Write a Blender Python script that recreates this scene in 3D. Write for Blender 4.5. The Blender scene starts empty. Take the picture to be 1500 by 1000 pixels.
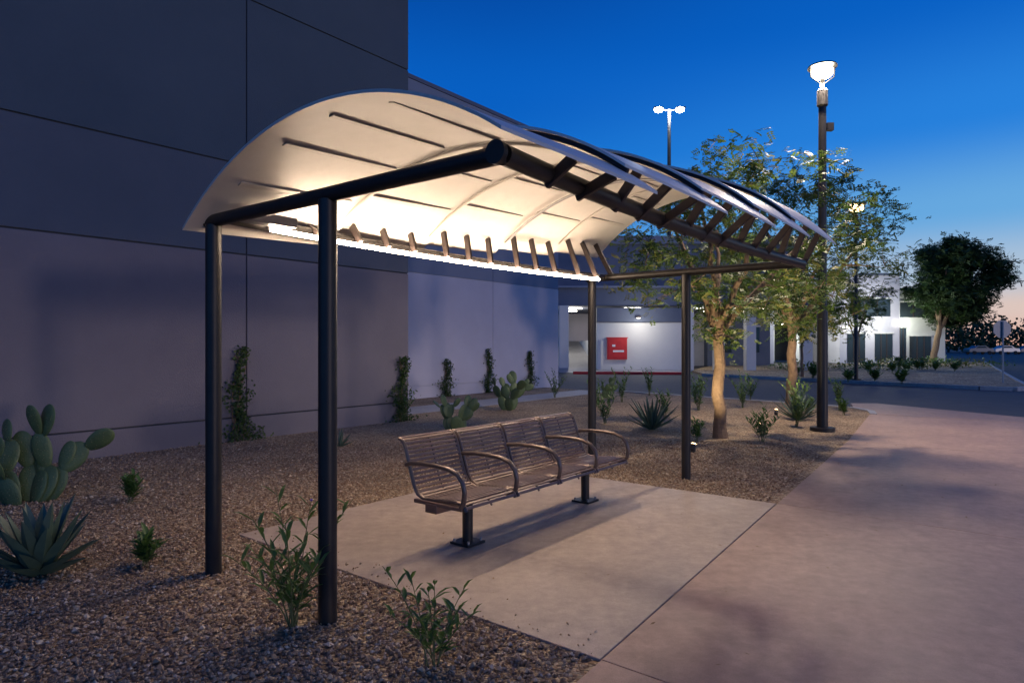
import bpy, math, random
import numpy as np
from mathutils import Vector, Matrix
random.seed(7); np.random.seed(7)
scene=bpy.context.scene
R=random.uniform
# ------------------------------------------------------------------ materials
def mat(name,col,rough=.6,metal=0,col2=None,nscale=5,bump=0,bscale=None,emit=None,estr=0,detail=6,spec=.5,trans=0,coord='Object'):
    m=bpy.data.materials.new(name); m.use_nodes=True
    nt=m.node_tree; b=nt.nodes['Principled BSDF']
    b.inputs['Base Color'].default_value=(*col,1); b.inputs['Roughness'].default_value=rough
    b.inputs['Metallic'].default_value=metal; b.inputs['Specular IOR Level'].default_value=spec
    tc=nt.nodes.new('ShaderNodeTexCoord'); csock=None
    if col2:
        n=nt.nodes.new('ShaderNodeTexNoise'); n.inputs['Scale'].default_value=nscale; n.inputs['Detail'].default_value=detail
        n.inputs['Roughness'].default_value=.65
        nt.links.new(tc.outputs[coord],n.inputs['Vector'])
        r=nt.nodes.new('ShaderNodeValToRGB'); r.color_ramp.elements[0].position=.3; r.color_ramp.elements[1].position=.7
        r.color_ramp.elements[0].color=(*col,1); r.color_ramp.elements[1].color=(*col2,1)
        nt.links.new(n.outputs['Fac'],r.inputs['Fac']); nt.links.new(r.outputs['Color'],b.inputs['Base Color']); csock=r.outputs['Color']
    if bump:
        n2=nt.nodes.new('ShaderNodeTexNoise'); n2.inputs['Scale'].default_value=bscale or nscale*6; n2.inputs['Detail'].default_value=5
        nt.links.new(tc.outputs[coord],n2.inputs['Vector'])
        bp=nt.nodes.new('ShaderNodeBump'); bp.inputs['Strength'].default_value=bump; bp.inputs['Distance'].default_value=.02
        nt.links.new(n2.outputs['Fac'],bp.inputs['Height']); nt.links.new(bp.outputs['Normal'],b.inputs['Normal'])
    if emit:
        b.inputs['Emission Color'].default_value=(*emit,1); b.inputs['Emission Strength'].default_value=estr
    if trans and csock:
        t=nt.nodes.new('ShaderNodeBsdfTranslucent'); nt.links.new(csock,t.inputs['Color'])
        mx=nt.nodes.new('ShaderNodeMixShader'); mx.inputs[0].default_value=trans
        out=nt.nodes['Material Output']
        nt.links.new(b.outputs[0],mx.inputs[1]); nt.links.new(t.outputs[0],mx.inputs[2]); nt.links.new(mx.outputs[0],out.inputs['Surface'])
    return m

def gravel_mat(name,scale=55,dark=1.0):
    m=bpy.data.materials.new(name); m.use_nodes=True; nt=m.node_tree; b=nt.nodes['Principled BSDF']
    tc=nt.nodes.new('ShaderNodeTexCoord')
    v=nt.nodes.new('ShaderNodeTexVoronoi'); v.inputs['Scale'].default_value=scale
    nt.links.new(tc.outputs['Object'],v.inputs['Vector'])
    sep=nt.nodes.new('ShaderNodeSeparateColor'); nt.links.new(v.outputs['Color'],sep.inputs['Color'])
    r=nt.nodes.new('ShaderNodeValToRGB'); cr=r.color_ramp; cr.interpolation='CONSTANT'
    cols=[(.11,.07,.038),(.23,.155,.085),(.16,.103,.056),(.31,.23,.14),(.20,.16,.105),(.40,.315,.2),(.14,.085,.046)]
    cr.elements[0].color=(*cols[0],1)
    cr.elements[1].position=.15; cr.elements[1].color=(*cols[1],1)
    for i,c in enumerate(cols[2:]):
        e=cr.elements.new(.32+.14*i); e.color=(*c,1)
    for e in cr.elements: e.color=tuple(x*dark for x in e.color[:3])+(1,)
    nt.links.new(sep.outputs['Red'],r.inputs['Fac'])
    n=nt.nodes.new('ShaderNodeTexNoise'); n.inputs['Scale'].default_value=.9; n.inputs['Detail'].default_value=4
    nt.links.new(tc.outputs['Object'],n.inputs['Vector'])
    mr=nt.nodes.new('ShaderNodeMapRange'); mr.inputs[1].default_value=.3; mr.inputs[2].default_value=.7; mr.inputs[3].default_value=.65; mr.inputs[4].default_value=1.25
    nt.links.new(n.outputs['Fac'],mr.inputs[0])
    mx=nt.nodes.new('ShaderNodeVectorMath'); mx.operation='SCALE'
    nt.links.new(r.outputs['Color'],mx.inputs[0]); nt.links.new(mr.outputs[0],mx.inputs['Scale'])
    nt.links.new(mx.outputs[0],b.inputs['Base Color'])
    bp=nt.nodes.new('ShaderNodeBump'); bp.inputs['Strength'].default_value=.9; bp.inputs['Distance'].default_value=.02; bp.invert=True
    nt.links.new(v.outputs['Distance'],bp.inputs['Height']); nt.links.new(bp.outputs['Normal'],b.inputs['Normal'])
    b.inputs['Roughness'].default_value=.85
    return m

def concrete_mat(name,c1,c2,stain=.8):
    m=bpy.data.materials.new(name); m.use_nodes=True; nt=m.node_tree; b=nt.nodes['Principled BSDF']
    tc=nt.nodes.new('ShaderNodeTexCoord')
    def noise(s,d=6):
        n=nt.nodes.new('ShaderNodeTexNoise'); n.inputs['Scale'].default_value=s; n.inputs['Detail'].default_value=d
        n.inputs['Roughness'].default_value=.7
        nt.links.new(tc.outputs['Object'],n.inputs['Vector']); return n
    def mrange(n,a,bb,lo,hi):
        q=nt.nodes.new('ShaderNodeMapRange'); q.inputs[1].default_value=a; q.inputs[2].default_value=bb; q.inputs[3].default_value=lo; q.inputs[4].default_value=hi
        nt.links.new(n.outputs['Fac'],q.inputs[0]); return q
    def mul(a,bb):
        mu=nt.nodes.new('ShaderNodeMath'); mu.operation='MULTIPLY'; nt.links.new(a.outputs[0],mu.inputs[0]); nt.links.new(bb.outputs[0],mu.inputs[1]); return mu
    n1=noise(.8,8); r=nt.nodes.new('ShaderNodeValToRGB'); r.color_ramp.elements[0].position=.34; r.color_ramp.elements[1].position=.66
    r.color_ramp.elements[0].color=(*c1,1); r.color_ramp.elements[1].color=(*c2,1)
    nt.links.new(n1.outputs['Fac'],r.inputs['Fac'])
    m2=mrange(noise(9,6),.3,.7,stain,1.1)
    n3=noise(160,3); m3=mrange(n3,.35,.65,.8,1.15)
    m5=mrange(noise(2.3,9),.30,.46,.76,1.0)
    m6=mrange(noise(.22,4),.35,.65,.82,1.1)
    mu=mul(mul(m2,m3),mul(m5,m6))
    mx=nt.nodes.new('ShaderNodeVectorMath'); mx.operation='SCALE'
    nt.links.new(r.outputs['Color'],mx.inputs[0]); nt.links.new(mu.outputs[0],mx.inputs['Scale'])
    nt.links.new(mx.outputs[0],b.inputs['Base Color'])
    bp=nt.nodes.new('ShaderNodeBump'); bp.inputs['Strength'].default_value=.25; bp.inputs['Distance'].default_value=.005
    nt.links.new(n3.outputs['Fac'],bp.inputs['Height']); nt.links.new(bp.outputs['Normal'],b.inputs['Normal'])
    m4=nt.nodes.new('ShaderNodeMapRange'); m4.inputs[3].default_value=.4; m4.inputs[4].default_value=.75
    nt.links.new(n1.outputs['Fac'],m4.inputs[0]); nt.links.new(m4.outputs[0],b.inputs['Roughness'])
    return m

M={}
M['gravel']=gravel_mat('gravel_mulch',44,1.35)
M['gravel_far']=gravel_mat('gravel_far',14,1.5)
M['walk']=concrete_mat('pink_concrete',(.35,.225,.165),(.47,.32,.24),.72)
M['pad']=concrete_mat('pad_concrete',(.37,.295,.23),(.47,.385,.31),.75)
M['path']=concrete_mat('path_concrete',(.34,.33,.33),(.42,.41,.41))
M['asphalt']=mat('asphalt',(.045,.047,.052),.75,col2=(.07,.07,.075),nscale=1.5,bump=.4,bscale=90)
M['dirt']=mat('desert_dirt',(.12,.09,.07),.9,col2=(.17,.13,.1),nscale=.3)
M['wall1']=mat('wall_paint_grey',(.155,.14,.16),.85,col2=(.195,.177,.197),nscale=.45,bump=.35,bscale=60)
M['wall1b']=mat('wall_painted_unlit',(.06,.083,.108),.85,col2=(.076,.10,.128),nscale=.4,bump=.35,bscale=60)  # upper wall out of lamp reach: its dimness is put into the colour
M['wall1c']=mat('wall_painted_half_lit',(.08,.096,.125),.85,col2=(.10,.114,.145),nscale=.4,bump=.35,bscale=60)  # painted step in the light falloff, between lit and unlit wall
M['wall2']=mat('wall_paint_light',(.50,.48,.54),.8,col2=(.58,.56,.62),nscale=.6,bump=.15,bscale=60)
M['wall2b']=mat('wall_tone_upper',(.20,.23,.30),.8,col2=(.23,.26,.33),nscale=.6,bump=.15,bscale=60)  # darker and bluer than the lower wing panels; also garage trim
M['groove']=mat('reveal_dark',(.05,.055,.07),.9)
M['groove2']=mat('reveal_light',(.62,.62,.68),.8)
M['steel']=mat('powder_coat_charcoal',(.02,.019,.02),.42,metal=.3,col2=(.028,.026,.026),nscale=8,bump=.1,bscale=200)
M['strut']=mat('strut_brown',(.045,.033,.031),.5,metal=.2,col2=(.055,.042,.04),nscale=8)
M['roof']=mat('roof_sheet_white',(.56,.54,.505),.5,col2=(.65,.625,.59),nscale=2.5,bump=.12,bscale=12)
M['purlin']=mat('purlin_grey',(.52,.49,.45),.5,col2=(.58,.55,.51),nscale=6)
M['galv']=mat('rib_grey',(.25,.25,.26),.4,metal=.5,col2=(.3,.3,.31),nscale=10)
M['led']=mat('led_strip',(1,.85,.6),.5,emit=(1,.74,.52),estr=118)
M['bench']=mat('bench_bronze',(.115,.073,.06),.4,metal=.25,col2=(.16,.105,.088),nscale=9)
M['benchframe']=mat('bench_frame',(.12,.09,.08),.32,metal=.6,col2=(.17,.135,.12),nscale=14)
M['bark']=mat('bark',(.16,.10,.062),.9,col2=(.26,.175,.11),nscale=9,bump=.9,bscale=28)
M['leafA']=mat('leaf_green',(.06,.115,.02),.5,col2=(.11,.165,.03),nscale=2,trans=.4)
M['leafB']=mat('leaf_dark',(.03,.065,.015),.55,col2=(.05,.095,.02),nscale=2,trans=.35)
M['leafC']=mat('leaf_yellow',(.14,.16,.035),.5,col2=(.19,.18,.035),nscale=2,trans=.4)
M['farleaf']=mat('far_leaf',(.02,.05,.016),.7,col2=(.04,.075,.022),nscale=1)
M['cactus']=mat('cactus_green',(.065,.11,.045),.5,col2=(.105,.155,.062),nscale=7,bump=.3,bscale=50)
M['spine']=mat('cactus_areole',(.17,.17,.08),.8,col2=(.22,.2,.11),nscale=20)
M['agave']=mat('agave_green',(.05,.09,.068),.45,col2=(.08,.13,.09),nscale=7)
M['stem']=mat('stem_green',(.10,.12,.04),.7,col2=(.14,.15,.06),nscale=10)
M['shrubleaf']=mat('shrub_leaf',(.065,.14,.032),.45,col2=(.12,.21,.05),nscale=8,trans=.3)
M['litter']=mat('dry_leaf',(.16,.10,.05),.8,col2=(.26,.17,.08),nscale=20)
M['white']=mat('white_stucco',(.60,.60,.58),.8,col2=(.68,.67,.64),nscale=.5)
M['bluegrey']=mat('facade_bluegrey',(.10,.125,.18),.8,col2=(.13,.15,.21),nscale=.7)
M['dark']=mat('dark_opening',(.02,.022,.026),.6)
M['glass']=mat('window_glass',(.03,.04,.05),.1)
M['red']=mat('red_paint',(.50,.02,.02),.5,col2=(.6,.03,.03),nscale=3)
M['whitep']=mat('white_paint',(.75,.75,.75),.6)
M['signback']=mat('sign_back',(.35,.35,.36),.5,metal=.4)
M['ceil_light']=mat('ceiling_light',(1,1,1),.5,emit=(1,.93,.8),estr=8)
M['lampglow']=mat('lamp_lens',(1,1,1),.5,emit=(1,.86,.64),estr=60)
M['lampcool']=mat('lamp_lens_cool',(1,1,1),.5,emit=(.9,.95,1),estr=40)
M['lampsmall']=mat('lamp_lens_small',(1,1,1),.5,emit=(1,.66,.3),estr=18)
M['carpaint']=mat('car_paint',(.4,.42,.45),.3,metal=.3)
M['carpaint2']=mat('car_paint_dark',(.06,.08,.12),.3,metal=.3)
M['tyre']=mat('tyre',(.02,.02,.02),.8)
PEB=[mat('pebble%d'%i,c,.8,col2=tuple(x*1.3 for x in c),nscale=30) for i,c in enumerate([(.16,.10,.06),(.29,.195,.115),(.40,.30,.19),(.25,.20,.14),(.52,.43,.31)])]
FLOWER=mat('flower_purple',(.2,.12,.45),.6)

# ------------------------------------------------------------------ mesh builder
class MB:
    def __init__(s): s.v=[];s.f=[];s.m=[];s.mats=[]
    def mi(s,m):
        if m not in s.mats: s.mats.append(m)
        return s.mats.index(m)
    def add(s,vs,fs,m):
        o=len(s.v); s.v.extend([tuple(p) for p in vs]); k=s.mi(m)
        for f in fs: s.f.append(tuple(i+o for i in f)); s.m.append(k)
    def box(s,c,size,m,ax=None):
        ax=ax or (Vector((1,0,0)),Vector((0,1,0)),Vector((0,0,1)))
        c=Vector(c); vs=[]
        for k in (-.5,.5):
            for j in (-.5,.5):
                for i in (-.5,.5):
                    vs.append(c+ax[0]*size[0]*i+ax[1]*size[1]*j+ax[2]*size[2]*k)
        s.add(vs,[(0,2,3,1),(4,5,7,6),(0,1,5,4),(2,6,7,3),(0,4,6,2),(1,3,7,5)],m)
    def tube(s,pts,r,m,seg=10,caps=True):
        pts=[Vector(p) for p in pts]; n=len(pts)
        if not isinstance(r,(list,tuple)): r=[r]*n
        vs=[];fs=[]
        prev=None
        for i,p in enumerate(pts):
            t=(pts[min(i+1,n-1)]-pts[max(i-1,0)])
            if t.length<1e-9: t=Vector((0,0,1))
            t.normalize()
            if prev is None:
                a=Vector((0,0,1)) if abs(t.z)<.9 else Vector((1,0,0))
                x=t.cross(a).normalized()
            else:
                x=prev-t*prev.dot(t)
                if x.length<1e-6: x=t.cross(Vector((.3,.5,.8)))
                x.normalize()
            prev=x; y=t.cross(x)
            for k in range(seg):
                a=2*math.pi*k/seg
                vs.append(p+(x*math.cos(a)+y*math.sin(a))*r[i])
        for i in range(n-1):
            for k in range(seg):
                k2=(k+1)%seg
                fs.append((i*seg+k,i*seg+k2,(i+1)*seg+k2,(i+1)*seg+k))
        if caps:
            fs.append(tuple(range(seg-1,-1,-1))); fs.append(tuple((n-1)*seg+k for k in range(seg)))
        s.add(vs,fs,m)
    def poly(s,pts,z,m):
        s.add([(p[0],p[1],z) for p in pts],[tuple(range(len(pts)))],m)
    def prism(s,pts,z0,z1,m):
        n=len(pts)
        vs=[(p[0],p[1],z0) for p in pts]+[(p[0],p[1],z1) for p in pts]
        fs=[tuple(range(n-1,-1,-1)),tuple(range(n,2*n))]+[(i,(i+1)%n,n+(i+1)%n,n+i) for i in range(n)]
        s.add(vs,fs,m)
    def ellipsoid(s,c,rad,m,ax=None,nu=12,nv=8):
        ax=ax or (Vector((1,0,0)),Vector((0,1,0)),Vector((0,0,1))); c=Vector(c)
        vs=[c-ax[2]*rad[2]];fs=[]
        for j in range(1,nv):
            ph=-math.pi/2+math.pi*j/nv
            for i in range(nu):
                a=2*math.pi*i/nu
                vs.append(c+ax[0]*rad[0]*math.cos(ph)*math.cos(a)+ax[1]*rad[1]*math.cos(ph)*math.sin(a)+ax[2]*rad[2]*math.sin(ph))
        vs.append(c+ax[2]*rad[2])
        for i in range(nu): fs.append((0,1+(i+1)%nu,1+i))
        for j in range(nv-2):
            for i in range(nu):
                a=1+j*nu+i;b=1+j*nu+(i+1)%nu
                fs.append((a,b,b+nu,a+nu))
        L=len(vs)-1;o=1+(nv-2)*nu
        for i in range(nu): fs.append((o+i,o+(i+1)%nu,L))
        s.add(vs,fs,m)
    def leaf(s,p,d,up,L,W,m):
        d=d.normalized(); side=d.cross(up)
        if side.length<1e-4: side=Vector((1,0,0))
        side.normalize()
        s.add([p,p+d*L*.5+side*W*.5,p+d*L,p+d*L*.5-side*W*.5],[(0,1,2,3)],m)
    def obj(s,name,parent=None,smooth=False,bevel=0):
        me=bpy.data.meshes.new(name); me.from_pydata(s.v,[],s.f)
        for m in s.mats: me.materials.append(m)
        me.polygons.foreach_set('material_index',s.m)
        if smooth: me.polygons.foreach_set('use_smooth',[True]*len(s.f))
        me.update()
        o=bpy.data.objects.new(name,me); scene.collection.objects.link(o)
        if bevel:
            b=o.modifiers.new('bevel','BEVEL'); b.width=bevel; b.segments=2; b.limit_method='ANGLE'
        if smooth:
            try:
                me.set_sharp_from_angle(angle=math.radians(40))
            except Exception: pass
        if parent: o.parent=parent
        return o
def empty(name):
    o=bpy.data.objects.new(name,None); scene.collection.objects.link(o); return o
def light(name,kind,loc,power,col,parent=None,**k):
    l=bpy.data.lights.new(name,kind); l.energy=power; l.color=col
    for a,b in k.items(): 
        if a!='rot': setattr(l,a,b)
    o=bpy.data.objects.new(name,l); o.location=loc; scene.collection.objects.link(o)
    if 'rot' in k: o.rotation_euler=k['rot']
    if parent: o.parent=parent
    return o

# ------------------------------------------------------------------ site axes (metres)
U=Vector((.6154,.788,0)); V=Vector((-.788,.6154,0)); Z=Vector((0,0,1))
O=Vector((-1.075,3.821,0))
def S(u,v,z=0): return O+U*u+V*v+Z*z
AX=(U,V,Z)

# ------------------------------------------------------------------ ground
def inpoly(px,py,poly):
    c=np.zeros(len(px),bool); n=len(poly)
    for i in range(n):
        x1,y1=poly[i];x2,y2=poly[(i+1)%n]
        if y1==y2: continue
        cond=((y1>py)!=(y2>py))&(px<(x2-x1)*(py-y1)/(y2-y1)+x1)
        c^=cond
    return c
A=Vector((.452,3.339)); B=Vector((2.676,6.62)); C=Vector((8.3,15.2)); d=(B-A).normalized()
A0=A-d*9
PL=Vector((-2.31,5.545)); PR=Vector((.125,8.58))
b=MB(); b.poly([(-1500,-1500),(1500,-1500),(1500,1500),(-1500,1500)],-.14,M['dirt']); b.obj('ground')
b=MB(); b.poly([(-3,22),(13,8),(60,-30),(120,60),(120,170),(60,170),(-30,70)],-.13,M['asphalt']); b.obj('road')
bed=[(A0.x+.1,A0.y-.08),(B.x+.1,B.y-.08),(C.x+.05,C.y-.06),(8.62,15.9),(8.6,16.7),(8.1,17.6),(7.1,18.7),(3.6,22.6),(-2,28),(-14,18),(-16,-2),(-8,-6)]
b=MB(); b.prism(bed,-.135,-.012,M['gravel']); b.obj('gravel_bed')
b=MB()
kp=[(8.3,15.2),(8.62,15.9),(8.6,16.7),(8.1,17.6),(7.1,18.7),(3.6,22.6)]
for i in range(len(kp)-1):
    p=Vector(kp[i]);q=Vector(kp[i+1]);t=(q-p).normalized();n=Vector((t.y,-t.x))*.15
    b.prism([p,p+n,q+n,q],-.135,.015,M['path'])
b.obj('kerb')
b=MB()
g=.005
cross=Vector((.78,-.625))
def slab(p0,p1,w0,w1):
    a0=p0+cross*w0; a1=p1+cross*w0; a2=p1+cross*w1; a3=p0+cross*w1
    b.prism([a0+ (a2-a0).normalized()*g,a3+(a1-a3).normalized()*g,a2+(a0-a2).normalized()*g,a1+(a3-a1).normalized()*g],-.128,0,M['walk'])
stations=[A-d*8,A-d*4,A,B,B+d*5.2,C]
for i in range(len(stations)-1):
    for k,(w0,w1) in enumerate([(0,5.2),(5.2,10.4)]):
        slab(stations[i],stations[i+1],w0,w1)
b.prism([(8.33,15.22),(8.66,15.9),(8.66,16.6),(9.3,18.0),(10.0,18.0),(10.9,15.6),(12.4,11.95)],-.128,-.0,M['walk'])
b.obj('sidewalk',bevel=.004)
b=MB(); b.prism([(A.x-.004,A.y),(B.x-.01,B.y),(PR.x,PR.y),(PL.x,PL.y)],-.128,.001,M['pad']); b.obj('shelter_pad',bevel=.005)
b=MB(); c0=Vector((-2.5,15.0)); u2=Vector((U.x,U.y)); v2=Vector((V.x,V.y))
b.prism([c0,c0+u2*9.6,c0+u2*9.6+v2*1.3,c0+v2*1.3],-.128,-.004,M['path']); b.obj('footpath')
# pebbles
N=66000
px=np.random.uniform(-7,4.5,N*3); py=np.random.uniform(2.2,11,N*3)
dist=np.hypot(px,py); keep=(np.random.rand(N*3)<np.clip((4.4/dist)**1.5,0,1))
sw=[(A0.x,A0.y),(C.x,C.y),(30,10),(10,-10)]
pad=[(A.x,A.y),(B.x,B.y),(PR.x,PR.y),(PL.x,PL.y)]
keep&=~inpoly(px,py,sw); keep&=~inpoly(px,py,pad)
keep&=(np.abs(px/py)<.85)
px=px[keep][:N];py=py[keep][:N]
ns=90; tt=np.random.rand(ns); off=np.abs(np.random.normal(0,.10,ns))
sx_=PL.x+(A.x-PL.x)*tt+off*.62; sy_=PL.y+(A.y-PL.y)*tt+off*.78
px=np.concatenate([px,sx_]);py=np.concatenate([py,sy_]); n_=len(px)
base=np.array([(1,0,0),(0,1,0),(-1,0,0),(0,-1,0),(0,0,.75),(0,0,-.6)],float)
fc=np.array([(0,1,4),(1,2,4),(2,3,4),(3,0,4),(1,0,5),(2,1,5),(3,2,5),(0,3,5)])
sz=np.random.uniform(.006,.016,n_)*np.where(np.random.rand(n_)<.06,1.6,1)
sz[-ns:]*=.7
vv=base[None]*np.random.uniform(.6,1.25,(n_,6,3))*sz[:,None,None]
ang=np.random.rand(n_)*6.28; ca,sa=np.cos(ang),np.sin(ang)
x=vv[...,0]*ca[:,None]-vv[...,1]*sa[:,None]; y=vv[...,0]*sa[:,None]+vv[...,1]*ca[:,None]
tilt=np.random.uniform(-.6,.6,n_)
z=vv[...,2]+x*tilt[:,None]
z0=np.full(n_,-.010); z0[-ns:]=.003
vv=np.stack([x+px[:,None],y+py[:,None],z+z0[:,None]+sz[:,None]*.4],-1).reshape(-1,3)
ff=(fc[None]+np.arange(n_)[:,None,None]*6).reshape(-1,3)
me=bpy.data.meshes.new('gravel_stones'); me.from_pydata(vv.tolist(),[],ff.tolist())
for m in PEB: me.materials.append(m)
mi=np.repeat(np.random.choice(5,n_,p=[.3,.32,.18,.13,.07]),8); me.polygons.foreach_set('material_index',mi.astype(np.int32))
o=bpy.data.objects.new('gravel_stones',me); scene.collection.objects.link(o)
# fallen leaves
b=MB(); rnd=random.Random(44)
for k in range(420):
    x=rnd.uniform(-4.5,6.5); y=rnd.uniform(2.8,13)
    if rnd.random()<.6: x=3.4+rnd.gauss(0,1.3); y=10.8+rnd.gauss(0,1.8)
    a=rnd.uniform(0,6.28); b.leaf(Vector((x,y,.012)),Vector((math.cos(a),math.sin(a),rnd.uniform(-.1,.25))),Z+Vector((rnd.gauss(0,.3),rnd.gauss(0,.3),0)),rnd.uniform(.02,.045),.014,M['litter'])
b.obj('fallen_leaves')

# ------------------------------------------------------------------ near buildings
def wallbox(b,p,q,thick,z0,z1,m):
    p=Vector(p);q=Vector(q);t=(q-p).normalized();nn=Vector((-t.y,t.x))*thick
    b.prism([p,q,q+nn,p+nn],z0,z1,m)
bp=empty('tilt_up_building')
W1=Vector((-2.23,14.09))
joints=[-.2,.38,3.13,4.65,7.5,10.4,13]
b=MB()
sts=[0,3.72,9.3,14.9,20.5]; gv=.012
for i in range(len(sts)-1):
    for j in range(len(joints)-1):
        p=W1-u2*(sts[i+1]-gv); q=W1-u2*(sts[i]+(gv if i else 0)); 
        wallbox(b,p,q,.06,joints[j]+gv,joints[j+1]-gv,M['wall1'] if j<2 else (M['wall1c'] if j==2 else M['wall1b']))  # upper rows carry the painted dimming
b.obj('wall_panels',bp,bevel=.006)
b=MB(); p=W1-u2*20.5+v2*.03; q=W1-u2*.004+v2*.03
wallbox(b,p,q,9,-.2,12.98,M['groove']); b.obj('wall_core',bp)
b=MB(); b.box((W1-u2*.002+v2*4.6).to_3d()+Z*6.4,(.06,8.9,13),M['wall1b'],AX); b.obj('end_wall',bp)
W2=Vector((1.81,25.6))
b=MB()
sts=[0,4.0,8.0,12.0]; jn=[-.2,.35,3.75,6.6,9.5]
for i in range(3):
    for j in range(4):
        p=W2-u2*(sts[i+1]-.01); q=W2-u2*(sts[i]+(.01 if i else 0))
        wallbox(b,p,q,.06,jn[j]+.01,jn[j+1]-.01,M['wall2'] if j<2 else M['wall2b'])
b.obj('wing_panels',bp,bevel=.006)
b=MB(); wallbox(b,W2-u2*12+v2*.03,W2-u2*.004+v2*.03,12,-.2,9.48,M['groove2']); b.obj('wing_core',bp)
b=MB(); wallbox(b,W2-u2*12-v2*.02,W2+u2*.03-v2*.02,12.1,9.5,9.62,M['bluegrey']); b.obj('parapet',bp)

# ------------------------------------------------------------------ parking garage (Y ~ 40)
g_=empty('parking_garage')
b=MB()
b.box((9.5,48,6.3),(19,12,4.4),M['bluegrey'])
b.box((9.5,41.85,5.3),(19.04,.25,.12),M['wall2b'])
b.box((9.5,41.9,8.3),(19.1,.25,.5),M['wall2b'])
b.obj('upper_storeys',g_)
b=MB()
b.box((8.15,41.9,1.45),(5.5,.3,3.1),M['white'])
b.box((8.15,41.86,3.5),(5.5,.35,.9),M['bluegrey'])
for xx in (3.3,11.25,13.2,15.2,18.8):
    b.box((xx,41.9,2.0),(.6,.6,4.2),M['white'])
b.box((9.5,53,2.0),(19,.2,4.2),M['wall2'])
b.obj('ground_floor_walls',g_,bevel=.01)
b=MB(); b.add([(2.9,40.2,-.11),(5.3,40.2,-.11),(5.3,52,1.9),(2.9,52,1.9)],[(0,1,2,3)],M['path'])
b.box((5.4,46,1.0),(.2,11,1.8),M['white']); b.obj('ramp',g_)
b=MB()
for xx in (4.1,8,12.2,14.3,17):
    for yy in (43.5,47):
        b.box((xx,yy,4.02),(1.1,.16,.08),M['ceil_light'])
b.obj('ceiling_lights',g_)
light('garage_light','POINT',(4.1,45,3.6),200,(1,.93,.82),g_,shadow_soft_size=.3)
light('garage_light_b','POINT',(14,45,3.6),150,(1,.93,.82),g_,shadow_soft_size=.3)
b=MB(); b.box((8,41.5,3.35),(.3,.3,.1),M['strut']); b.box((8,41.45,3.29),(.2,.18,.02),M['ceil_light']); b.obj('added_wall_fitting',g_)  # added fitting, put in to light the cabinet wall
light('added_wall_light','POINT',(8,40.2,3.0),130,(1,.95,.88),g_,shadow_soft_size=.3)  # added light, stands in for ceiling light under the spandrel
b=MB(); b.box((6.68,41.66,1.35),(1.25,.18,1.35),M['red']); b.box((6.68,41.56,1.35),(1.05,.02,1.15),M['red'])
b.box((6.75,41.54,1.2),(.7,.01,.12),M['whitep']); b.box((6.45,41.54,1.55),(.2,.01,.14),M['whitep']); b.box((6.68,41.65,2.05),(1.35,.22,.06),M['red'])
b.obj('fire_hose_cabinet',bevel=.01)
b=MB(); b.prism([(3.6,38.6),(10.2,37.6),(10.3,37.85),(3.7,38.85)],-.128,.03,M['red']); b.obj('red_kerb')
b=MB(); b.prism([(3.7,38.9),(10.3,37.9),(10.9,41.7),(5.4,41.7)],-.128,.0,M['path']); b.obj('garage_apron')

# ------------------------------------------------------------------ far white building
w_=empty('white_office_building')
b=MB()
for (x0,x1,yy,z0,z1,m) in [(15.5,20.5,52,0,7,'bluegrey'),(20.5,24,60,0,9,'wall2'),(24,30,62,3.8,5.0,'white'),(24,30,62,6.6,8.0,'white'),(24,30,62.2,8.0,8.4,'bluegrey'),
        (30,35.5,60,0,8.2,'wall2'),(35.5,41,62,0,7.0,'white')]:
    b.box(((x0+x1)/2,yy+4,(z0+z1)/2-.1),(x1-x0-.01,8,z1-z0),M[m])
for xx in (24.6,27,29.4):
    b.box((xx,62.3,2),(.5,.5,4),M['white'])
b.box((27,67,4),(6,.3,8),M['dark'])
for (x0,x1,yy,z1) in [(20.5,24,60,9),(30,35.5,60,8.2),(35.5,41,62,7.0),(15.5,20.5,52,7)]:
    b.box(((x0+x1)/2,yy-.02,z1-.15),(x1-x0+.1,.3,.22),M['bluegrey'])
b.obj('walls',w_,bevel=.02)
b=MB()
for xx,yy,w,z0,z1 in [(16.8,51.97,1.2,1,3),(19,51.97,1.2,1,3),(22.2,59.97,1.4,0,2.6),(22.2,59.97,1.6,4.4,6.2),(31.5,59.97,1.6,0,2.6),(34,59.97,1.6,.2,2.6),(32.8,59.97,3.6,4.2,5.8),(36.8,61.97,.9,0,3.2),(38.6,61.97,2,.2,2.4),(38.5,61.97,3.6,4.2,5.6)]:
    b.box((xx,yy,(z0+z1)/2),(w,.08,z1-z0),M['glass'])
    b.box((xx,yy-.03,z1+.08),(w+.2,.14,.12),M['white'])
    for k in range(1,3): b.box((xx-w/2+w*k/3,yy-.06,(z0+z1)/2),(.06,.06,z1-z0),M['strut'])
b.obj('windows',w_)
b=MB()
for xx,yy,zz in [(20.9,59.7,3.6),(25.8,63,3.6),(28.3,63,3.6),(30.4,59.7,3.2),(35.2,59.7,3.6),(27,63,6.4)]:
    b.box((xx,yy,zz),(.5,.2,.15),M['ceil_light'])
b.obj('wall_lights',w_)
for i,(xx,yy,zz,pw) in enumerate([(21,58.3,3.8,420),(26.5,60,3.4,450),(32.5,57.6,4.2,700),(36.6,60.8,3.6,220)]):
    light('facade_light_%d'%i,'POINT',(xx,yy,zz),pw,(.95,1,.88),w_,shadow_soft_size=.3)
b=MB(); isl=[(10.6,36.2),(14.2,31),(18,25.2),(18.8,24.6),(19.7,25),(23,30),(46,64),(42,66),(36,60),(15,50),(11.5,42)]
b.prism(isl,-.128,-.01,M['gravel_far']); b.obj('planted_island')
b=MB()
for i in range(6):
    p=Vector(isl[i]);q=Vector(isl[i+1]);t=(q-p).normalized();nn=Vector((t.y,-t.x))*.16
    b.prism([p,p+nn,q+nn,q],-.128,.02,M['path'])
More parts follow.
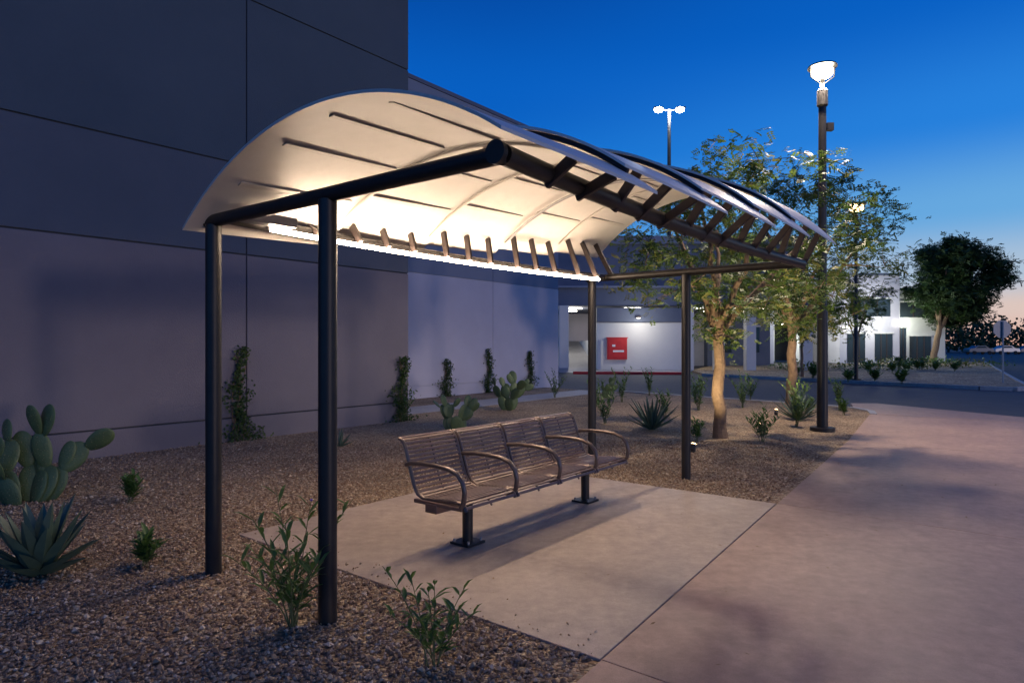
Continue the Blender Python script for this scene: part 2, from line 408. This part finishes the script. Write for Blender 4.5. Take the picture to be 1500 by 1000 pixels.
b.obj('island_kerb')

# ------------------------------------------------------------------ bus shelter
sh=empty('bus_shelter'); L=5.146; ZB=2.475
b=MB()
for (u,v) in [(0,0),(0,1.31),(L,0),(L,1.31)]:
    b.tube([S(u,v,-.02),S(u,v,ZB-.03)],.054,M['steel'],24)
b.obj('posts',sh,smooth=True)
b=MB()
for u in (0,L):
    b.tube([S(u,1.36,ZB),S(u,-1.33,ZB)],.045,M['steel'],20)
    b.tube([S(u,1.375,ZB),S(u,1.36,ZB)],.052,M['steel'],20)
def bow(u,e,mid):
    t=(u-L/2)/(L/2); return mid+(e-mid)*t*t
b.tube([S(L*i/24,bow(L*i/24,-1.31,-1.20),ZB) for i in range(25)],.05,M['steel'],20)
b.tube([S(-.03,-1.31,ZB),S(-.06,-1.31,ZB)],.056,M['steel'],20)
b.tube([S(L*i/24,bow(L*i/24,1.12,1.34),ZB) for i in range(25)],.045,M['steel'],20)
b.obj('beams',sh,smooth=True)
b=MB()
led=[S(.3+4.6*i/24,bow(.3+4.6*i/24,1.02,1.24),ZB-.045) for i in range(25)]
b.tube(led,.017,M['led'],10); b.obj('led_strip',sh,smooth=True)
b=MB(); b.tube([p+V*.036+Z*.014 for p in led],.014,M['galv'],8); b.box(S(.25,1.03,ZB+.01),(.4,.12,.07),M['galv'],AX); b.obj('led_housing',sh,bevel=.003)
NP=5; u0=-.16; step=1.11
def prof(t,i,s):
    k=(i)/(NP-1)
    zr=2.40+.36*k; rise=.475+.155*k
    vr=1.43; vf=-1.43-.15*s
    v=vr+(vf-vr)*t
    hc=(vr+1.45)/2; x=(v-(vr-1.45)/2)/hc
    Rr=(hc*hc+rise*rise)/(2*rise)
    z=zr+ math.sqrt(max(Rr*Rr-(x*hc)**2,0))-(Rr-rise)
    z+= .035*s + (.11-.06*k)*t
    return v,z
b=MB(); bz=MB()
for i in range(NP):
    ua=u0+step*i; ub=ua+step+.10
    nt_,ns_,th=40,4,.018
    top=[];bot=[]
    for k in range(ns_+1):
        s_=k/ns_
        for j in range(nt_+1):
            t=j/nt_; v,z=prof(t,i,s_)
            u=ua+(ub-ua)*s_
            bot.append(S(u,v,z)); top.append(S(u,v,z+th))
    n=(ns_+1)*(nt_+1); W=nt_+1; fs=[]
    for k in range(ns_):
        for j in range(nt_):
            a=k*W+j
            fs.append((a,a+1,a+W+1,a+W)); fs.append((n+a,n+a+W,n+a+W+1,n+a+1))
    for j in range(nt_):
        fs.append((j,n+j,n+j+1,j+1)); a=ns_*W+j; fs.append((a,a+1,n+a+1,n+a))
    for k in range(ns_):
        a=k*W; fs.append((a,a+W,n+a+W,n+a)); a=k*W+nt_; fs.append((a,n+a,n+a+W,a+W))
    b.add(bot+top,fs,M['roof'])
    for j,t in enumerate((.16,.33,.50,.67,.84)):
        o1=.16+.05*((i+j)%2); 
        v,z=prof(t,i,.5); v2_,z2=prof(t+.01,i,.5)
        tv=(V*(v2_-v)+Z*(z2-z)).normalized(); nn=U.cross(tv).normalized()
        # each purlin follows the panel's slope along its length
        z_a=prof(t,i,.1)[1]; z_b=prof(t,i,.9)[1]
        ud=(U*.97+Z*(z_b-z_a)).normalized(); n3=ud.cross(tv).normalized()
        bz.box(S(ua+.12+.45+o1*.3,v,z-.006),(.92,.045,.012),M['purlin'],(ud,tv,n3))
b.obj('roof_panels',sh,smooth=True)
bz.obj('purlins',sh,bevel=.003)
b=MB()
for i in range(NP):
    ua=u0+step*i
    for q in (.2,.5,.8):
        u=ua+step*q+.02
        if u<.1 or u>L+.12: continue
        for side in (0,1):
            if side: vb=bow(u,-1.31,-1.2); p0=S(u,vb+.02,ZB-.05); v,z=prof(.975,i,q); 
            else: vb=bow(u,1.12,1.34); p0=S(u,vb-.10,ZB-.02); v,z=prof(.05,i,q)
            p1=S(u,v,z-.005); dd=(p1-p0); Ls=dd.length; 
            if Ls<.1: continue
            dd.normalize(); nn=U.cross(dd)
            b.box((p0+p1)/2,(.03,.06,Ls),M['strut'],(U,nn,dd))
b.obj('struts',sh,bevel=.004)
b=MB()
for i in range(1,NP):
    uu=u0+step*i+.03
    b.tube([S(uu,prof(t/30,i,0)[0],prof(t/30,i,0)[1]-.018) for t in range(0,31)],.016,M['steel'],8)
uu=3.3
b.tube([S(uu-.03,prof(t/20,2,1)[0],prof(t/20,2,1)[1]-.03) for t in range(1,20)],.015,M['galv'],8)
for uu,i in ((1.1,1),(2.2,2),(4.42,4)):
    b.tube([S(uu-.1,prof(t/20,i-1,1)[0],prof(t/20,i-1,1)[1]-.012) for t in range(1,20)],.010,M['purlin'],8)
b.obj('arch_ribs',sh,smooth=True)

# ------------------------------------------------------------------ bench
bn=empty('park_bench')
pf=[(.01,.385),(.03,.42),(.07,.437),(.15,.438),(.25,.43),(.36,.42),(.45,.42),(.515,.445),(.555,.50),(.585,.58),(.615,.67),(.645,.76),(.67,.82),(.70,.85),(.735,.86)]
def resample(pts,stepd):
    out=[];acc=0;nxt=stepd/2
    for a,c in zip(pts,pts[1:]):
        a=Vector(a);c=Vector(c);l=(c-a).length
        while nxt<=acc+l:
            out.append((a+(c-a)*((nxt-acc)/l),(c-a).normalized())); nxt+=stepd
        acc+=l
    return out
bu0,bu1=1.2,3.70; mw=(bu1-bu0)/4
b=MB()
for k in range(4):
    for (p,t) in resample(pf,.0355):
        tv=V*t.x+Z*t.y; nn=U.cross(tv)
        b.box(S(bu0+mw*(k+.5),p.x,p.y),(mw-.045,.023,.011),M['bench'],(U,tv,nn))
b.obj('slats',bn,bevel=.003)
b=MB()
for k in range(4):
    for e in (.02,mw-.02):
        b.tube([S(bu0+mw*k+e,p[0],p[1]-.006) for p in pf],.015,M['benchframe'],8)
    b.tube([S(bu0+mw*k+mw*.5,p[0]+.004,p[1]-.013) for p in pf],.008,M['benchframe'],6)
b.obj('frames',bn,smooth=True)
b=MB()
arm=[(.63,.66),(.58,.675),(.45,.685),(.30,.685),(.17,.675),(.08,.645),(.03,.59),(.01,.52),(.02,.45),(.05,.40)]
for k in range(5):
    u=bu0+mw*k
    pts=[]
    for a,c in zip(arm,arm[1:]):
        for s_ in range(3): pts.append(S(u,a[0]+(c[0]-a[0])*s_/3,a[1]+(c[1]-a[1])*s_/3))
    pts.append(S(u,*arm[-1]))
    b.tube(pts,.0185,M['benchframe'],12)
b.obj('armrests',bn,smooth=True)
b=MB(); b.box(S((bu0+bu1)/2,.34,.36),(bu1-bu0+.04,.12,.07),M['bench'],AX)
for k in range(5): b.box(S(bu0+mw*k,.28,.395),(.03,.5,.03),M['bench'],AX)
b.obj('seat_rail',bn,bevel=.006)
b=MB()
for u in (1.6,3.4):
    b.tube([S(u,.34,0.01),S(u,.34,.34)],.043,M['steel'],20)
    b.box(S(u,.34,.012),(.2,.2,.018),M['steel'],AX)
    for i in (-1,1):
        for j in (-1,1): b.tube([S(u+.075*i,.34+.075*j,.02),S(u+.075*i,.34+.075*j,.045)],.011,M['galv'],6)
b.obj('legs',bn,smooth=True)

# ------------------------------------------------------------------ lamps
def post_lamp(x,y,h,r,glow,power,col,name='street_lamp',double=False,soft=.22,zb=-.1,cone=152,hs=1.0):
    e=empty(name); b=MB()
    if not double:
        b.tube([(x,y,-.02),(x,y,.06)],.22,M['steel'],20)
        b.tube([(x,y,.06),(x,y,2.2),(x,y,2.25),(x,y,h-.65)],[r*1.15,r*1.12,r*.95,r*.8],M['steel'],20)
        b.tube([(x,y,h-.65),(x,y,h-.62),(x,y,h-.34),(x,y,h-.3)],[r*.8,r*1.15,r*1.15,r*.6],M['steel'],20)
        b.box((x+r+.05,y,h-1.02),(.12,.1,.14),M['steel'])
        b.tube([(x,y,h-.31),(x,y,h-.12)],r*.5,M['steel'],12)
        b.tube([(x,y,h+.09*hs),(x,y,h+.12*hs),(x,y,h+.15*hs)],[.26*hs,.25*hs,.12*hs],M['steel'],24)
        for s in (-1,1):
            b.tube([(x+.05*s,y,h-.2),(x+.22*s*hs,y,h-.08),(x+.235*s*hs,y,h+.1*hs)],.01,M['steel'],6)
        b.obj('pole',e,smooth=True)
        b=MB(); b.tube([(x,y,h-.10*hs),(x,y,h-.085*hs),(x,y,h-.03*hs),(x,y,h+.05*hs),(x,y,h+.085*hs)],[.09*hs,.14*hs,.18*hs,.18*hs,.16*hs],glow,24); b.obj('lens',e,smooth=True)
        light('lamp_light','SPOT',(x,y,h-.14),power,col,e,shadow_soft_size=soft,spot_size=math.radians(cone),spot_blend=.5)
    else:
        b.tube([(x,y,zb),(x,y,h+.1)],[r,r*.7],M['steel'],12)
        for s in (-1,1):
            b.tube([(x,y,h),(x+.62*s,y,h+.1)],.05,M['steel'],8)
            b.box((x+.75*s,y,h+.16),(.6,.45,.1),M['steel'])
        b.obj('pole',e,smooth=False)
        b=MB()
        for s in (-1,1): b.ellipsoid((x+.72*s,y-.05,h+.06),(.3,.24,.2),glow)
        b.obj('lens',e,smooth=True)
        light('lamp_light','POINT',(x,y-.3,h-.3),power,col,e,shadow_soft_size=soft)
post_lamp(5.82,12.29,6.7,.085,M['lampglow'],2600,(1,.80,.62))
post_lamp(10.55,44,17.3,.15,M['lampcool'],2200,(.85,.92,1),double=True,soft=.4,zb=8.4)
post_lamp(15.75,30,7.85,.08,M['lampsmall'],400,(1,.75,.45),hs=1.7)

def uplight(x,y,tx,ty,tz,power,ang=70):
    e=empty('ground_spotlight'); b=MB()
    b.tube([(x,y,-.03),(x,y,.05)],.04,M['steel'],14)
    dr=(Vector((tx,ty,tz))-Vector((x,y,.1))).normalized(); p=Vector((x,y,.06))
    b.tube([p-dr*.04,p+dr*.05],.04,M['steel'],14); b.obj('housing',e,smooth=True)
    b=MB(); b.tube([p+dr*.048,p+dr*.06],.036,M['lampsmall'],14); b.obj('lens',e)
    l=light('spot','SPOT',p+dr*.08,power,(1,.80,.48),e,spot_size=math.radians(ang),spot_blend=.6,shadow_soft_size=.04)
    l.rotation_euler=dr.to_track_quat('-Z','Y').to_euler()
uplight(2.72,9.85,3.75,11.4,2.6,420,95)
uplight(6.07,15.06,7.5,17.9,3.4,650,85)
uplight(4.7,12.4,3.9,11.4,3.2,200,100)
uplight(8.6,20.2,7.8,18.0,4,250,75)

# ------------------------------------------------------------------ trees
def tree(name,x,y,fork,cx,cy,cz,rx,ry,rz,ntip,nleaf,trunk_r,lsz,clump,seed,mats,shell=.0,lean=0):
    rnd=random.Random(seed); b=MB()
    base=Vector((x,y,-.03)); fk=Vector((x+lean,y,fork))
    tp=[base+(fk-base)*(i/7)+Vector((rnd.uniform(-.03,.03),rnd.uniform(-.03,.03),0))*(1 if 0<i<7 else 0) for i in range(8)]
    b.tube(tp,[trunk_r*(1.35 if i==0 else 1.05-.03*i) for i in range(8)],M['bark'],12)
    tips=[]
    while len(tips)<ntip:
        p=Vector((rnd.uniform(-1,1),rnd.uniform(-1,1),rnd.uniform(-1,1)))
        if p.length>1 or p.length<shell: continue
        w=1-.25*max(0,-p.z)
        q=Vector((cx+p.x*rx*w,cy+p.y*ry*w,cz+p.z*rz))
        # pruned back around the street lamp
        if math.hypot(q.x-5.82,q.y-12.29)<1.1 and q.z>3.4: continue
        tips.append(q)
    tips.sort(key=lambda p:(p-fk).length)
    nodes=[(fk,trunk_r*.62,0)]
    for k in range(5):
        a=k*2*math.pi/5+rnd.uniform(-.4,.4)
        e=Vector((cx+math.cos(a)*rx*.5,cy+math.sin(a)*ry*.5,cz+rz*rnd.uniform(-.1,.4)))
        mid=fk+(e-fk)*.45+Vector((rnd.uniform(-.15,.15),rnd.uniform(-.15,.15),.1*rz))
        pts=[];rs=[]
        for i in range(9):
            t=i/8; p=fk*(1-t)**2+mid*2*t*(1-t)+e*t*t
            p=p+Vector((rnd.uniform(-.04,.04),rnd.uniform(-.04,.04),0))*(1 if i else 0)
            pts.append(p); r=trunk_r*(.68-.5*t); rs.append(r); nodes.append((p,r,1))
        b.tube(pts,rs,M['bark'],8)
    clumps=[]
    for tp_ in tips:
        best=min(nodes,key=lambda n:(n[0]-tp_).length+.35*max(0,n[0].z-tp_.z))
        s=best[0]; r0=min(best[1]*.7,trunk_r*.26); Lg=(tp_-s).length
        ctrl=s+(tp_-s)*.5+Vector((rnd.uniform(-.2,.2),rnd.uniform(-.2,.2),rnd.uniform(.0,.3)))*Lg*.4
        pts=[];rs=[]
        for i in range(6):
            t=i/5; pts.append(s*(1-t)**2+ctrl*2*t*(1-t)+tp_*t*t); rs.append(max(r0*(1-t*.8),.006))
            if i>0: nodes.append((pts[-1],rs[-1],2))
        b.tube(pts,rs,M['bark'],5,caps=False)
        clumps.append((tp_,rnd.choice([0,0,0,1,1,2]))); clumps.append((pts[3],rnd.choice([0,1])))
    for (c,ty) in clumps:
        dens=rnd.choice([.15,.5,.8,1.2,1.6]); cr=clump*rnd.uniform(.6,1.25)
        for k in range(int(nleaf*dens)):
            q=Vector((rnd.gauss(0,.5),rnd.gauss(0,.5),rnd.gauss(0,.42)))*cr
            dr=Vector((rnd.gauss(0,1),rnd.gauss(0,1),rnd.gauss(-.35,.5))).normalized()
            st=c+q; up=Vector((rnd.gauss(0,.6),rnd.gauss(0,.6),1)); sd=dr.cross(up).normalized()
            m=mats[ty] if rnd.random()<.75 else mats[rnd.randrange(3)]
            for h in range(4):
                o_=st+dr*lsz*(.3+.5*h); 
                for sg in (-1,1):
                    b.leaf(o_,sd*sg+dr*.5+Vector((0,0,rnd.uniform(-.3,.2))),up,lsz*rnd.uniform(.7,1.1),lsz*.48,m)
    return b.obj(name)
LM=[M['leafA'],M['leafB'],M['leafC']]
tree('ash_tree',3.62,11.38,1.75,3.95,11.5,3.5,2.4,1.9,1.95,140,16,.105,.072,.30,3,LM,shell=.45,lean=-.05)
tree('ash_tree',7.72,18.07,1.9,8.2,18.2,4.2,2.7,2.2,2.35,140,17,.13,.095,.40,9,LM,shell=.4)
tree('ash_tree',14.6,33,1.6,14.6,33,3.8,1.7,1.5,2.0,60,12,.07,.12,.4,12,LM,shell=.2)
tree('ash_tree',21.5,41,1.8,21.6,41,4.3,2.2,2,2.2,60,12,.08,.14,.5,15,LM,shell=.2)
tree('oak_tree',38.5,60,3,40.8,60,7.4,4.3,3.8,3.9,170,42,.28,.24,.85,21,[M['farleaf'],M['leafB'],M['farleaf']],shell=.2,lean=.6)
b=MB(); rnd=random.Random(5)
for k in range(90):
    x=rnd.uniform(70,190); y=150+rnd.uniform(-6,12); h=rnd.uniform(4,9)*(1 if x>90 else .8)
    for j in range(90):
        a=rnd.uniform(0,6.28); rr=rnd.random()**.5*3.4; zz=rnd.uniform(.05,1)*h
        w=1-.5*(zz/h)**2
        p=Vector((x+math.cos(a)*rr*w,y+math.sin(a)*rr*w,zz))
        b.leaf(p,Vector((rnd.gauss(0,1),rnd.gauss(0,1),rnd.gauss(0,1))),Vector((rnd.gauss(0,1),rnd.gauss(0,1),1)),.9,.7,M['farleaf'])
b.obj('distant_tree_line')

# ------------------------------------------------------------------ plants
def prickly_pear(x,y,h,w,seed,pads=20):
    rnd=random.Random(seed); b=MB(); L_=h/2.9
    def pad_(base,dr,nrm,l,wd):
        dr=dr.normalized(); sd=dr.cross(nrm).normalized(); nn=sd.cross(dr).normalized()
        c=base+dr*l*.48
        o=len(b.v); b.ellipsoid(c,(wd*.5,l*.08,l*.52),M['cactus'],(sd,nn,dr),16,10)
        for i in range(o,len(b.v)):
            p=Vector(b.v[i]); t=(p-c).dot(dr)/(l*.52); sx=(p-c).dot(sd); p-=sd*sx*(.26*(.5-t*.5)); b.v[i]=tuple(p)
        for k in range(26):
            a=rnd.uniform(-.42,.42); c2=rnd.uniform(-.42,.42)
            if (a/.45)**2+(c2/.45)**2>.9: continue
            for sg in (-1,1):
                q=c+sd*a*wd*(.95 if c2>0 else .8)+dr*c2*l+nn*sg*l*.08*math.sqrt(max(0,1-(a/.5)**2-(c2/.52)**2))
                b.ellipsoid(q,(.002+l*.007,)*3,M['spine'],None,5,3)
        return base+dr*l*.95,sd,nn
    def grow(base,dr,nrm,lvl,l):
        tip,sd,nn=pad_(base,dr,nrm,l,l*rnd.uniform(.62,.8))
        if lvl<=0: return
        for k in range(rnd.choice([1,2,2]) if lvl>1 else rnd.choice([0,1,2])):
            a=rnd.uniform(-.85,.85); nd=(dr*math.cos(a)+sd*math.sin(a)+nn*rnd.uniform(-.35,.35)+Z*.25).normalized()
            bs=tip+sd*math.sin(a)*l*.25-dr.normalized()*l*.06*abs(math.sin(a))*2
            n2=(nrm+sd*rnd.uniform(-.7,.7)).normalized()
            grow(bs,nd,n2,lvl-1,l*rnd.uniform(.72,.95))
    nb=max(3,pads//5)
    for k in range(nb):
        a=rnd.uniform(0,6.28); off=w*.25
        bs=Vector((x+math.cos(a)*off*rnd.random(),y+math.sin(a)*off*rnd.random(),-.03))
        dr=Vector((math.cos(a)*.5*w/h,math.sin(a)*.3,1)); nrm=Vector((rnd.uniform(-.6,.6),-1,rnd.uniform(-.1,.3)))
        grow(bs,dr,nrm,2,L_*rnd.uniform(.85,1.15))
    b.obj('prickly_pear_cactus',smooth=True)
prickly_pear(-4.9,6.6,1.05,1.15,4,30)
prickly_pear(-.98,12.1,.92,.75,8,25)
prickly_pear(-.08,16.2,1.1,.7,11,15)
prickly_pear(2.85,20,.8,.7,14,25)
def agave(x,y,h,w,n,seed,wid=.09,name='agave_plant'):
    rnd=random.Random(seed); b=MB()
    for k in range(n):
        a=k*2.4+rnd.uniform(-.2,.2); el=.25+1.15*(k/n)+rnd.uniform(-.08,.08)
        l=(w*.5*math.cos(el)+h*math.sin(el))*rnd.uniform(.88,1.08)
        hd=Vector((math.cos(a),math.sin(a),0)); sd=Vector((-math.sin(a),math.cos(a),0))
        vs=[];fs=[];ns=8
        for i in range(ns+1):
            t=i/ns
            c=Vector((x,y,.0))+hd*(.03+l*t*math.cos(el))+Z*(l*t*math.sin(el)+.05*l*t*t)
            wd=wid*max(0,(math.sin(min(1,t*1.0)*math.pi*.82+.5)))*.62 if t<.97 else .0
            nn=(Z*math.cos(el)-hd*math.sin(el))
            vs+= [c+sd*wd+nn*wd*.45,c,c-sd*wd+nn*wd*.45,c-nn*(.018*(1-t)+.002)]
        for i in range(ns):
            o=i*4
            fs+=[(o,o+1,o+5,o+4),(o+1,o+2,o+6,o+5),(o+2,o+3,o+7,o+6),(o+3,o,o+4,o+7)]
        b.add(vs,fs,M['agave'])
    b.obj(name,smooth=True)
agave(-3.32,4.6,.45,.44,30,1,.085)
agave(2.67,12.5,.52,.75,34,2,.05)
agave(6.15,14.1,.5,.7,30,3,.05)
agave(-2.75,10.4,.25,.3,14,5,.03)
def shrub(x,y,h,nst,seed,spread=.5,ll=.09,lw=.018,flower=False,nl=20):
    rnd=random.Random(seed); b=MB()
    for k in range(nst):
        a=rnd.uniform(0,6.28); tip=Vector((x+math.cos(a)*h*spread*rnd.random(),y+math.sin(a)*h*spread*rnd.random(),h*rnd.uniform(.5,1)))
        bs=Vector((x+rnd.uniform(-.03,.03),y+rnd.uniform(-.03,.03),-.02)); mid=bs.lerp(tip,.5)+Vector((-(tip.x-x)*.25,-(tip.y-y)*.25,.03))
        cv=lambda t: bs*(1-t)**2+mid*2*t*(1-t)+tip*t*t
        b.tube([cv(i/6) for i in range(7)],[.0038*(h/.5)**.5*(1-.1*i) for i in range(7)],M['stem'],5)
        for j in range(nl):
            t=.2+.8*j/nl; p=cv(t); an=j*2.4+rnd.uniform(-.4,.4)
            dr=Vector((math.cos(an),math.sin(an),rnd.uniform(.2,1.0)+t*.6)).normalized(); l=ll*rnd.uniform(.6,1.15)
            sd=dr.cross(Z).normalized(); nn=sd.cross(dr)
            q1=p+dr*l*.3; q2=p+dr*l*.65-Z*l*.04; q3=p+dr*l-Z*l*.2
            b.add([p,q1+sd*lw*.5+nn*.003,q2+sd*lw*.42+nn*.003,q3,q2-sd*lw*.42+nn*.003,q1-sd*lw*.5+nn*.003,q1-nn*.002,q2-nn*.002],
                  [(0,1,6),(1,2,7,6),(2,3,7),(3,4,7),(4,5,6,7),(5,0,6)],M['shrubleaf'])
        if flower and rnd.random()<.2:
            b.ellipsoid(tip,(.010,.010,.008),FLOWER,None,6,4)
    b.obj('desert_shrub')
shrub(-1.25,3.75,.76,13,6,.62,.16,.025,True,13)
shrub(-.40,3.28,.50,9,2,.5,.125,.024,False,11)
for i,(x,y,h,n) in enumerate([(-3.9,6.7,.28,6),(-2.65,4.75,.22,7),(-2.35,14.0,.8,9),(1.9,13.4,.8,10),(4.4,21,.9,10),(2.2,17,.7,10),(3.1,18.5,1.0,10),(4.6,16.2,.9,11),(5.9,16.8,1.0,11),(4.15,10.9,.65,10),
     (7.2,16.6,1.0,11),(5.6,12.9,.7,11),(8.0,16.0,.9,11),(1.3,20,.9,10),(6.9,19,.8,9),(3.1,11.0,.35,7),(6.6,14.6,.45,10),(7.6,15.0,.4,9),(3.4,14.6,.6,9),(5.2,18.6,.8,9)]):
    shrub(x,y,h,n,30+i,.5,.15,.034,False,15)
rnd=random.Random(77)
for i in range(16):
    x=rnd.uniform(13,30); y=x*1.15+rnd.uniform(8,16)
    shrub(x,y,rnd.uniform(.5,.9),12,90+i,.7,.3,.1,False,10)
b=MB()
for k in range(26):
    x=rnd.uniform(16,40); y=26+x*.62+rnd.uniform(0,8)
    for j in range(90):
        p=Vector((x+rnd.gauss(0,.6),y+rnd.gauss(0,.5),abs(rnd.gauss(.15,.18))))
        b.leaf(p,Vector((rnd.gauss(0,1),rnd.gauss(0,1),rnd.gauss(.4,.6))),Z+Vector((rnd.gauss(0,.5),0,0)),.22,.12,M['leafC'] if k%2 else M['shrubleaf'])
b.obj('ground_cover_plants')
def vine(base,h,w,seed):
    rnd=random.Random(seed); b=MB()
    p0=Vector((base.x,base.y,-.02))-V*.05
    for s_ in range(5):
        off=rnd.uniform(-.4,.4)*w; pts=[p0+U*(off*math.sin(t*.5+s_)*.7+off*.3)+Z*h*t/8*rnd.uniform(.93,1) for t in range(9)]
        b.tube(pts,.008,M['bark'],4)
    for k in range(int(560*h*w/.35)):
        t=rnd.random()**1.25; ww=w*(.8-.6*t)*(1+.6*math.sin(t*13+seed))
        p=p0+U*(rnd.gauss(0,ww*.5)+.06*math.sin(t*7+seed))+Z*h*t*1.02-V*abs(rnd.gauss(0,.06))
        b.leaf(p,Vector((rnd.gauss(0,1),rnd.gauss(0,1),rnd.gauss(0,.8))),-V+Vector((rnd.gauss(0,.5),rnd.gauss(0,.5),rnd.gauss(0,.5))),.06,.04,M['leafB'] if rnd.random()<.8 else M['leafA'])
    b.obj('climbing_vine')
vine(W1-u2*3.9,1.55,.38,1)
vine(W1-u2*.25,1.35,.42,2)
vine(W2-u2*6.35,1.15,.48,3)
vine(W2-u2*4.3,1.45,.38,4)
vine(W2-u2*1.95,1.35,.46,5)

# ------------------------------------------------------------------ stop sign (seen from the back)
b=MB(); x,y=20.9,27.9
b.tube([(x,y,-.13),(x,y,2.6)],.035,M['signback'],8)
oc=[(.40*math.cos(math.pi/8+k*math.pi/4),.40*math.sin(math.pi/8+k*math.pi/4)) for k in range(8)]
vs=[(x+a,y+.04,2.27+c) for a,c in oc]+[(x+a,y+.05,2.27+c) for a,c in oc]
b.add(vs,[tuple(range(8))]+[(i,(i+1)%8,8+(i+1)%8,8+i) for i in range(8)],M['signback']); b.add([(x+a,y+.052,2.27+c) for a,c in oc],[tuple(range(7,-1,-1))],M['red'])
b.obj('stop_sign')

# ------------------------------------------------------------------ distant cars
def car(x,y,m):
    b=MB(); pr=[(-2.2,.35),(-2.2,.8),(-1.9,.95),(-1.3,1.0),(-.7,1.42),(.7,1.45),(1.3,1.02),(2.1,.9),(2.25,.6),(2.25,.35)]
    n=len(pr); vs=[(x+a,y-.85,c) for a,c in pr]+[(x+a,y+.85,c) for a,c in pr]
    b.add(vs,[tuple(range(n)),tuple(range(2*n-1,n-1,-1))]+[(i,n+i,n+(i+1)%n,(i+1)%n) for i in range(n)],m)
    b.add([(x-1.1,y-.86,1.02),(x-.65,y-.86,1.34),(x+.6,y-.86,1.36),(x+1.05,y-.86,1.04)],[(0,1,2,3)],M['glass'])
    for s in (-1.35,1.35):
        for q in (-.87,.87): b.tube([(x+s,y+q-.1,.2),(x+s,y+q+.02,.2)],.33,M['tyre'],12)
    b.obj('parked_car')
for i in range(9): car(84+i*5.4,118+ (i%3),M['carpaint'] if i%2 else M['carpaint2'])

# ------------------------------------------------------------------ sky
w=bpy.data.worlds.new('World'); scene.world=w; w.use_nodes=True; nt=w.node_tree
for n in list(nt.nodes): nt.nodes.remove(n)
out=nt.nodes.new('ShaderNodeOutputWorld'); bg=nt.nodes.new('ShaderNodeBackground')
tc=nt.nodes.new('ShaderNodeTexCoord'); sx=nt.nodes.new('ShaderNodeSeparateXYZ'); nt.links.new(tc.outputs['Generated'],sx.inputs[0])
def ramp(stops):
    r=nt.nodes.new('ShaderNodeValToRGB'); cr=r.color_ramp; cr.interpolation='EASE'
    cr.elements[0].position=stops[0][0]; cr.elements[0].color=(*stops[0][1],1)
    cr.elements[1].position=stops[-1][0]; cr.elements[1].color=(*stops[-1][1],1)
    for p,c in stops[1:-1]:
        e=cr.elements.new(p); e.color=(*c,1)
    nt.links.new(sx.outputs['Z'],r.inputs['Fac']); return r
rg=ramp([(0,(.78,.44,.34)),(.045,(.72,.56,.50)),(.09,(.42,.54,.68)),(.17,(.14,.40,.74)),(.28,(.02,.22,.72)),(.42,(.002,.12,.56)),(1,(.003,.04,.26))])
ra=ramp([(0,(.12,.36,.62)),(.08,(.07,.31,.70)),(.2,(.008,.20,.68)),(.35,(.002,.115,.54)),(.5,(.001,.07,.38)),(1,(.003,.035,.22))])
dt=nt.nodes.new('ShaderNodeVectorMath'); dt.operation='DOT_PRODUCT'; dt.inputs[1].default_value=(.80,.60,0)
nt.links.new(tc.outputs['Generated'],dt.inputs[0])
mr=nt.nodes.new('ShaderNodeMapRange'); mr.interpolation_type='SMOOTHSTEP'; mr.inputs[1].default_value=.5; mr.inputs[2].default_value=1.0
nt.links.new(dt.outputs['Value'],mr.inputs[0])
mx=nt.nodes.new('ShaderNodeMix'); mx.data_type='RGBA'
nt.links.new(mr.outputs[0],mx.inputs[0]); nt.links.new(ra.outputs[0],mx.inputs[6]); nt.links.new(rg.outputs[0],mx.inputs[7])
bg.inputs['Strength'].default_value=1.0; nt.links.new(mx.outputs[2],bg.inputs['Color'])
sky=nt.nodes.new('ShaderNodeTexSky'); sky.sky_type='NISHITA'; sky.sun_disc=False; sky.sun_elevation=math.radians(-4); sky.sun_rotation=math.radians(53)
bg2=nt.nodes.new('ShaderNodeBackground'); bg2.inputs['Strength'].default_value=.015; nt.links.new(sky.outputs[0],bg2.inputs['Color'])
ad=nt.nodes.new('ShaderNodeAddShader'); nt.links.new(bg.outputs[0],ad.inputs[0]); nt.links.new(bg2.outputs[0],ad.inputs[1]); nt.links.new(ad.outputs[0],out.inputs['Surface'])
# stands in for an unseen far lamp: low parallel light across the walls
sl=light('far_lamp_sun','SUN',(0,0,20),.38,(1,.78,.72),angle=math.radians(3.5))
sd=(-V-U*.12+Z*.045); sl.rotation_euler=sd.to_track_quat('Z','Y').to_euler()

# ------------------------------------------------------------------ camera
cd=bpy.data.cameras.new('camera'); cam=bpy.data.objects.new('camera',cd); scene.collection.objects.link(cam)
cam.location=(0,0,1.6); cam.rotation_euler=(math.pi/2,0,0); cd.sensor_width=36; cd.lens=23.04; cd.shift_y=.0033; cd.clip_end=4000; cd.clip_start=.05
scene.camera=cam
scene.view_settings.view_transform='Standard'; scene.view_settings.look='None'; scene.view_settings.exposure=0
